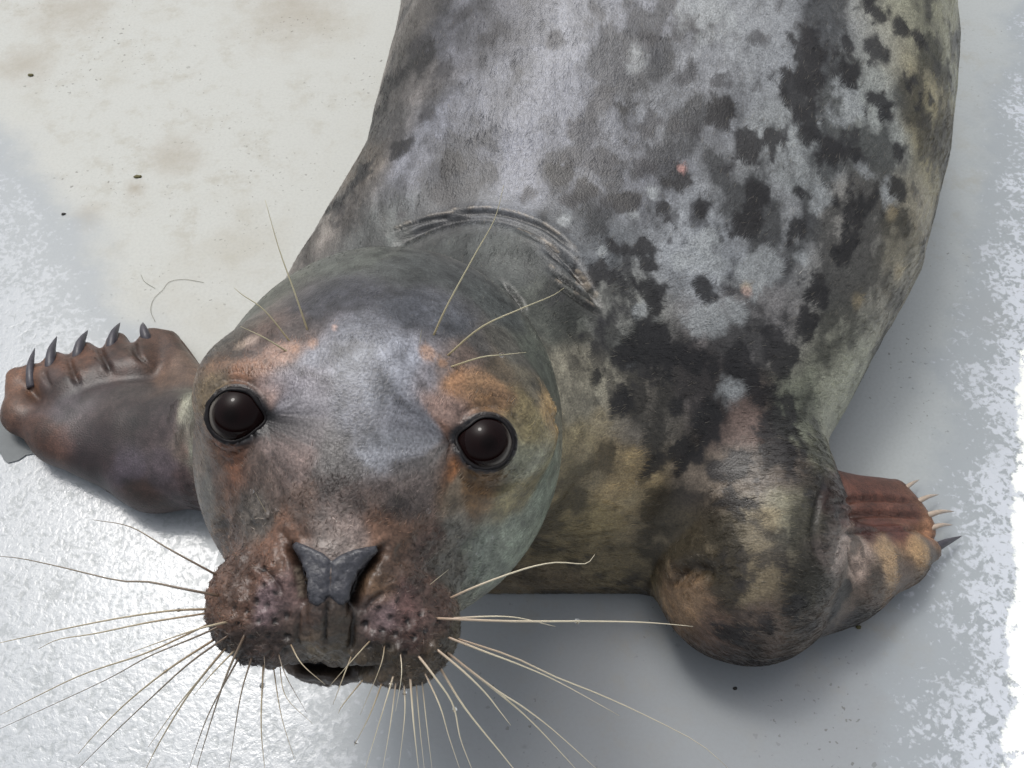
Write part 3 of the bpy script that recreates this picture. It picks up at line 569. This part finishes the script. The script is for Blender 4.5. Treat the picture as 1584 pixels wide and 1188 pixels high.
# ---- whiskers
MW, nt_, b_ = mat('whisker_keratin'); L = nt_.links.new; a_ = node(nt_, 'ShaderNodeAttribute', attribute_name='tone'); L(a_.outputs['Color'], b_.inputs['Base Color']); b_.inputs['Roughness'].default_value = .3
b_.inputs['Transmission Weight'].default_value = .0
LINES = [l for l in WH.replace('\n', ';').split(';') if l.strip()]
DROPS = []
WDROP = {2: (3, 'water bead on a pale whisker reaching level to the left edge'), 6: (4, 'water bead on a dark whisker slanting down to the left'), 13: (3, 'water bead on the whisker hanging straight down left of the mouth'),
 21: (14, 'water bead at the tip of the short whisker right below the mouth'), 22: (4, 'water bead on the first long whisker right of the chin'), 24: (3, 'water bead high on a steep whisker below the right whisker pad'),
 29: (8, 'largest water bead, halfway down a bent whisker below the right pad'), 34: (2, 'water bead near the root of the long whisker reaching the bottom right'), 36: (6, 'water bead on the short thin whisker above the long level one'),
 52: (10, 'water bead on the thin brow whisker beside the right eye')}
for wi, l in enumerate(LINES):
    v = list(map(float, l.split())); pp = np.array(v).reshape(-1, 2); p0, n0 = hit(*pp[0]); k = 0
    while p0 is None and k < 30:
        k += 1; pp[0] += (np.array([515, 900]) - pp[0]) * .05; p0, n0 = hit(*pp[0])
    brow = pp[0][1] < 600; d0 = (p0 - CAM) @ FW; seg = np.r_[0, np.cumsum(np.linalg.norm(np.diff(pp, axis=0), axis=1))]; side = abs(pp[-1][0] - 515) / 600
    P3 = [p0 - n0 * .002]
    for q_, s_ in zip(pp[1:], seg[1:]):
        lm = s_ / FPX * d0; P3.append(PD(q_[0], q_[1], d0 + ((-.12 if brow else .05) + (.0 if brow else .22) * side) * lm - (.004 if not brow else .002)))
    P3 = catmull(P3, 16); t = np.linspace(0, 1, 16); Lw = seg[-1]; r0 = (.00062 if Lw > 150 else .00045 if Lw > 60 else .00032) * random.uniform(.8, 1.15)
    if wi in (9, 11, 15, 37) or Lw < 60: r0 *= .7
    Vw, Fw = tube(P3, r0 * (1 - t * .86) + .00003, 6, .7)
    o = part('whisker', Vw, Fw, MW)
    dark = random.random() < .35 and not brow and pp[0][0] < 520; c0 = lin('5a4636') if dark else lin('8c755c'); c1 = lin('b8ac92') if not dark else lin('8a7f70')
    if pp[0][0] > 600 and not brow: c0, c1 = lin('b39c88'), lin('d6cdb4')
    if brow: c0, c1 = lin('a89a78'), lin('b9b294')
    tt = np.repeat(t, 6)[:, None]; mixw = np.clip(tt * 3, 0, 1); cw = c0 * (1 - mixw) + c1 * mixw
    at = o.data.color_attributes.new('tone', 'FLOAT_COLOR', 'POINT'); at.data.foreach_set('color', np.hstack([cw, np.ones((len(cw), 1))]).astype(np.float32).ravel())
    if wi in WDROP: DROPS.append((P3[WDROP[wi][0]], WDROP[wi][1]))

# ------------------------------------------------------------ fur
def fur(name, tri_mask, per_m2, length, rad, seed, mat_):
    rg = np.random.default_rng(seed); Tm = T[tri_mask]; A = np.linalg.norm(np.cross(V[Tm[:, 1]] - V[Tm[:, 0]], V[Tm[:, 2]] - V[Tm[:, 0]]), axis=1) / 2
    cen = V[Tm].mean(1); nrmF = N[Tm[:, 0]]; facing = (nrmF * nrm(CAM - cen)).sum(1); wgt = A * np.where(facing > -.25, 1, .12) * FURM[Tm].min(1)
    wgt *= (cen[:, 2] > .004) * np.where(cen[:, 1] > .95, .15, 1)
    n_ = int(per_m2 * wgt.sum() * FUR); pick = rg.choice(len(Tm), n_, p=wgt / wgt.sum()); u = rg.random((n_, 2)); fl_ = u.sum(1) > 1; u[fl_] = 1 - u[fl_]
    tv = Tm[pick]; a_, b_, c_ = V[tv[:, 0]], V[tv[:, 1]], V[tv[:, 2]]; P = a_ + (b_ - a_) * u[:, :1] + (c_ - a_) * u[:, 1:]; w_ = np.stack([1 - u.sum(1), u[:, 0], u[:, 1]], 1)[..., None]
    NN = nrm((N[tv] * w_).sum(1)); C = (col[tv] * w_).sum(1)
    q = (P - HC) @ HM.T; hwt = sstep(.15, .10, np.linalg.norm(q - [0, .02, 0], axis=1))[:, None]
    D = np.tile(np.array([.25, 1., -.25]), (n_, 1)); D[:, 0] += (P[:, 0] - .1) * 1.2
    chest = (sstep(.42, .28, P[:, 1]) * sstep(-.02, .08, P[:, 0]))[:, None]; D = D * (1 - chest) + np.array([1., .15, -.3]) * chest
    lf = ((P[:, 0] < -.20) & (P[:, 2] < .06))[:, None]; D = np.where(lf, np.array([-.8, .55, 0.]), D)
    nose = HC + HM.T @ np.array([0, .122, .012]); Dh = nrm(P - nose)
    Dh = Dh + .7 * np.exp(-(np.minimum(np.linalg.norm(P - EYES[0]['c3'], axis=1), np.linalg.norm(P - EYES[1]['c3'], axis=1)) / .022) ** 2)[:, None] * nrm(P - np.where((np.linalg.norm(P - EYES[0]['c3'], axis=1) < np.linalg.norm(P - EYES[1]['c3'], axis=1))[:, None], EYES[0]['c3'], EYES[1]['c3']))
    D = nrm(D) * (1 - hwt) + nrm(Dh) * hwt
    cl = np.stack([fbm(P, 130, 2, s) - .5 for s in (81, 82, 83)], 1); D = D + cl * .8 + rg.normal(0, .13, (n_, 3))
    muz0 = sstep(.07, .045, np.linalg.norm(q - [0, .11, -.004], axis=1))
    cs = (.0075 - .0040 * hwt[:, 0] - .0012 * muz0)[:, None]; Pw = P + .002 * cl * 4; ci = np.floor(Pw / cs); J = np.stack([hash3(ci[:, 0], ci[:, 1], ci[:, 2], 101 + k_) for k_ in range(3)], 1)
    cc_ = (ci + .25 + .5 * J) * cs; tc_ = cc_ - Pw; tc_ = tc_ - NN * (tc_ * NN).sum(1, keepdims=True); cb = hash3(ci[:, 0], ci[:, 1], ci[:, 2], 207)
    D = nrm(D) + tc_ / cs * (.50 - .25 * hwt[:, 0] + 1.7 * muz0)[:, None]
    D = nrm(D - NN * (D * NN).sum(1, keepdims=True))
    muz = sstep(.07, .045, np.linalg.norm(q - [0, .11, -.004], axis=1)); ln = length * (1 - .35 * hwt[:, 0]) * (1 - .35 * muz) * rg.uniform(.6, 1.2, n_) * (FURL[tv] * w_[..., 0]).sum(1); lift = .09 + .14 * rg.random(n_) + .35 * muz
    t = np.array([0, .35, .7, 1.]); pos = np.empty((n_, 4, 3), np.float32)
    for i, s_ in enumerate(t): pos[:, i] = P - NN * .0003 + ln[:, None] * (D * s_ + NN * (lift * (s_ - .62 * s_ ** 2))[:, None])
    rd = np.empty((n_, 4), np.float32); rd[:] = (rad * rg.uniform(.7, 1.2, n_))[:, None] * np.array([1, .9, .6, .12])
    br = rg.lognormal(-.03, .22 + .16 * hwt[:, 0], n_); clump = (1 + (fbm(P, 300, 2, 91) - .5) * .9) * (.82 + .36 * cb + muz0 * (cb - .5) * .5); C = np.clip(C * (br * clump)[:, None], .003, .9)
    lt = rg.random(n_) < .05; C[lt] = C[lt] * .5 + lin('c8c0b0') * .3
    hc = bpy.data.hair_curves.new(name); hc.add_curves([4] * n_); hc.attributes['position'].data.foreach_set('vector', pos.ravel())
    ra = hc.attributes.get('radius') or hc.attributes.new('radius', 'FLOAT', 'POINT'); ra.data.foreach_set('value', rd.ravel())
    ca = hc.attributes.new('coat', 'FLOAT_COLOR', 'CURVE'); ca.data.foreach_set('color', np.hstack([C, np.ones((n_, 1))]).astype(np.float32).ravel())
    hc.materials.append(mat_); o = bpy.data.objects.new(name, hc); COL.objects.link(o); o.parent = root; o.matrix_parent_inverse = root.matrix_world.inverted()
    o['kind'] = 'stuff'; print('fur', n_); return o
MF, nt_, b_ = mat('fur_hair'); a_ = node(nt_, 'ShaderNodeAttribute', attribute_name='coat'); nt_.links.new(a_.outputs['Color'], b_.inputs['Base Color'])
b_.inputs['Roughness'].default_value = .29; b_.inputs['Specular IOR Level'].default_value = .42
cenq = (V[T].mean(1) - HC) @ HM.T; ishead = np.linalg.norm(cenq - [0, .03, 0], axis=1) < .135
if FUR > 0:
    fur('head_fur', ishead, 2.0e6, .0052, .000085, 1, MF)
    fur('body_fur', ~ishead, 1.15e6, .0050, .000105, 2, MF)

# ------------------------------------------------------------ small things on the floor
def icos(c, r, sq=.6, seed=0, n=1):
    import bmesh; bm = bmesh.new(); bmesh.ops.create_icosphere(bm, subdivisions=n, radius=1); rs = np.random.default_rng(seed)
    Vi = np.array([v.co[:] for v in bm.verts]) * (1 + rs.uniform(-.22, .22, (len(bm.verts), 1)) * (n == 1 or seed > 900)); Fi = [[v.index for v in f.verts] for f in bm.faces]; bm.free()
    return Vi * np.array(r) * [1, 1, sq] + c, Fi
MG = simple('dark_grit', (.02, .018, .015), .6); MGG = simple('olive_grit', lin('5a5634'), .7)
GR = [(1192, 1014, .0016, MG, 'black speck of dirt on the wet floor just under the elbow', ), (1137, 1065, .0014, MG, 'small black speck of dirt alone on the floor below the elbow'), (1328, 970, .0018, MGG, 'olive crumb of dirt on the floor below the right foreflipper'),
 (213, 273, .0024, MGG, 'flat dark flake of dirt on the dry floor above the clawed left foreflipper'), (47, 116, .0026, MGG, 'largest olive crumb in the brown stain at the far left of the floor'), (98, 331, .0019, MG, 'small dark speck on the dry floor at the left, above the outermost claws')]
for i, (x, y, r, m, lb) in enumerate(GR):
    Vg, Fg = icos(PZ(x, y, r * .2), (r * (1.6 if i == 3 else 1.0), r * .75, r * .7), .55, i + 901, 2); tag(mesh_obj('dirt_speck', Vg, Fg, m), lb, 'dirt', 'specks of dirt on the floor')
# grey chip where the floor paint is gone, at the left edge
ch = [(-60, 652), (0, 643), (14, 645), (30, 660), (50, 676), (60, 700), (40, 704), (28, 712), (12, 716), (6, 712), (0, 700), (-30, 720), (-70, 730)]
Vc = [PZ(x, y, .0010) for x, y in ch] + [PZ(x, y, .0) for x, y in ch]; nc = len(ch)
tag(mesh_obj('bare_floor_patch', Vc, [tuple(range(nc))[::-1]] + [(i, (i+1) % nc, (i+1) % nc + nc, i + nc) for i in range(nc)], simple('bare_screed', lin('5c6366'), .5, .1, 120, .3, .2), smooth=False), kind='structure')
# loose hair on the floor
for pp, lb in (([(240, 498), (233, 480), (238, 462), (252, 448), (262, 436), (285, 432), (315, 437)], 'long loose dark hair curled on the floor above the innermost claw'), ([(218, 425), (224, 436), (240, 446)], 'short loose hair on the floor at the tip of the long one')):
    P_ = catmull([PZ(x, y, .0006) for x, y in pp], 24); Vh, Fh = tube(P_, np.full(24, .00013), 5); tag(mesh_obj('loose_hair', Vh, Fh, MGG), lb, 'hair')
# ---- water droplets
MD, nt_, b_ = mat('water'); b_.inputs['Base Color'].default_value = (1, 1, 1, 1); b_.inputs['Transmission Weight'].default_value = 1; b_.inputs['Roughness'].default_value = 0; b_.inputs['IOR'].default_value = 1.33
for x, y, lb in [(660, 790, 'water droplet on the grey cheek right of the nose bridge'), (983, 745, 'white-looking droplet on the tan shoulder patch beside the head'), (1155, 772, 'droplet on the dark mottled fur above the right foreflipper'),
    (394, 760, 'droplet on a short hair below the left eye'), (432, 788, 'droplet at the left end of the rusty nose bridge'), (312, 797, 'droplet low on the pale left cheek edge'), (655, 975, 'topmost of the row of beads on the right whisker pad'),
    (667, 998, 'lowest of the row of beads on the right whisker pad'), (735, 855, 'droplet on the greenish right cheek above the whiskers'), (124, 686, 'white droplet in the middle of the left foreflipper'), (760, 830, 'droplet on the pale green cheek fur near the neck')]:
    p, nn_ = hit(x, y)
    if p is not None: DROPS.append((p + nn_ * .0012, lb))
DROPS += [(PZ(811, 1154, .001), 'lone droplet on the dark wet floor between whiskers'), (PZ(1576, 283, .001), 'lone droplet on the floor at the right edge of the photo')]
Vd0, Fd0 = icos(np.zeros(3), (1, 1, 1), 1, 0, 3); Vd0 = nrm(Vd0); dm = None
for c, lb in DROPS:
    o = mesh_obj('water_droplet', Vd0 * .0008, Fd0, MD) if dm is None else bpy.data.objects.new('water_droplet', dm)
    if dm is None: dm = o.data
    else: COL.objects.link(o)
    o.location = c; s_ = random.uniform(.8, 1.35); o.scale = (s_, s_, s_ * 1.1)
    tag(o, lb, 'droplet', 'tiny clear water droplets')
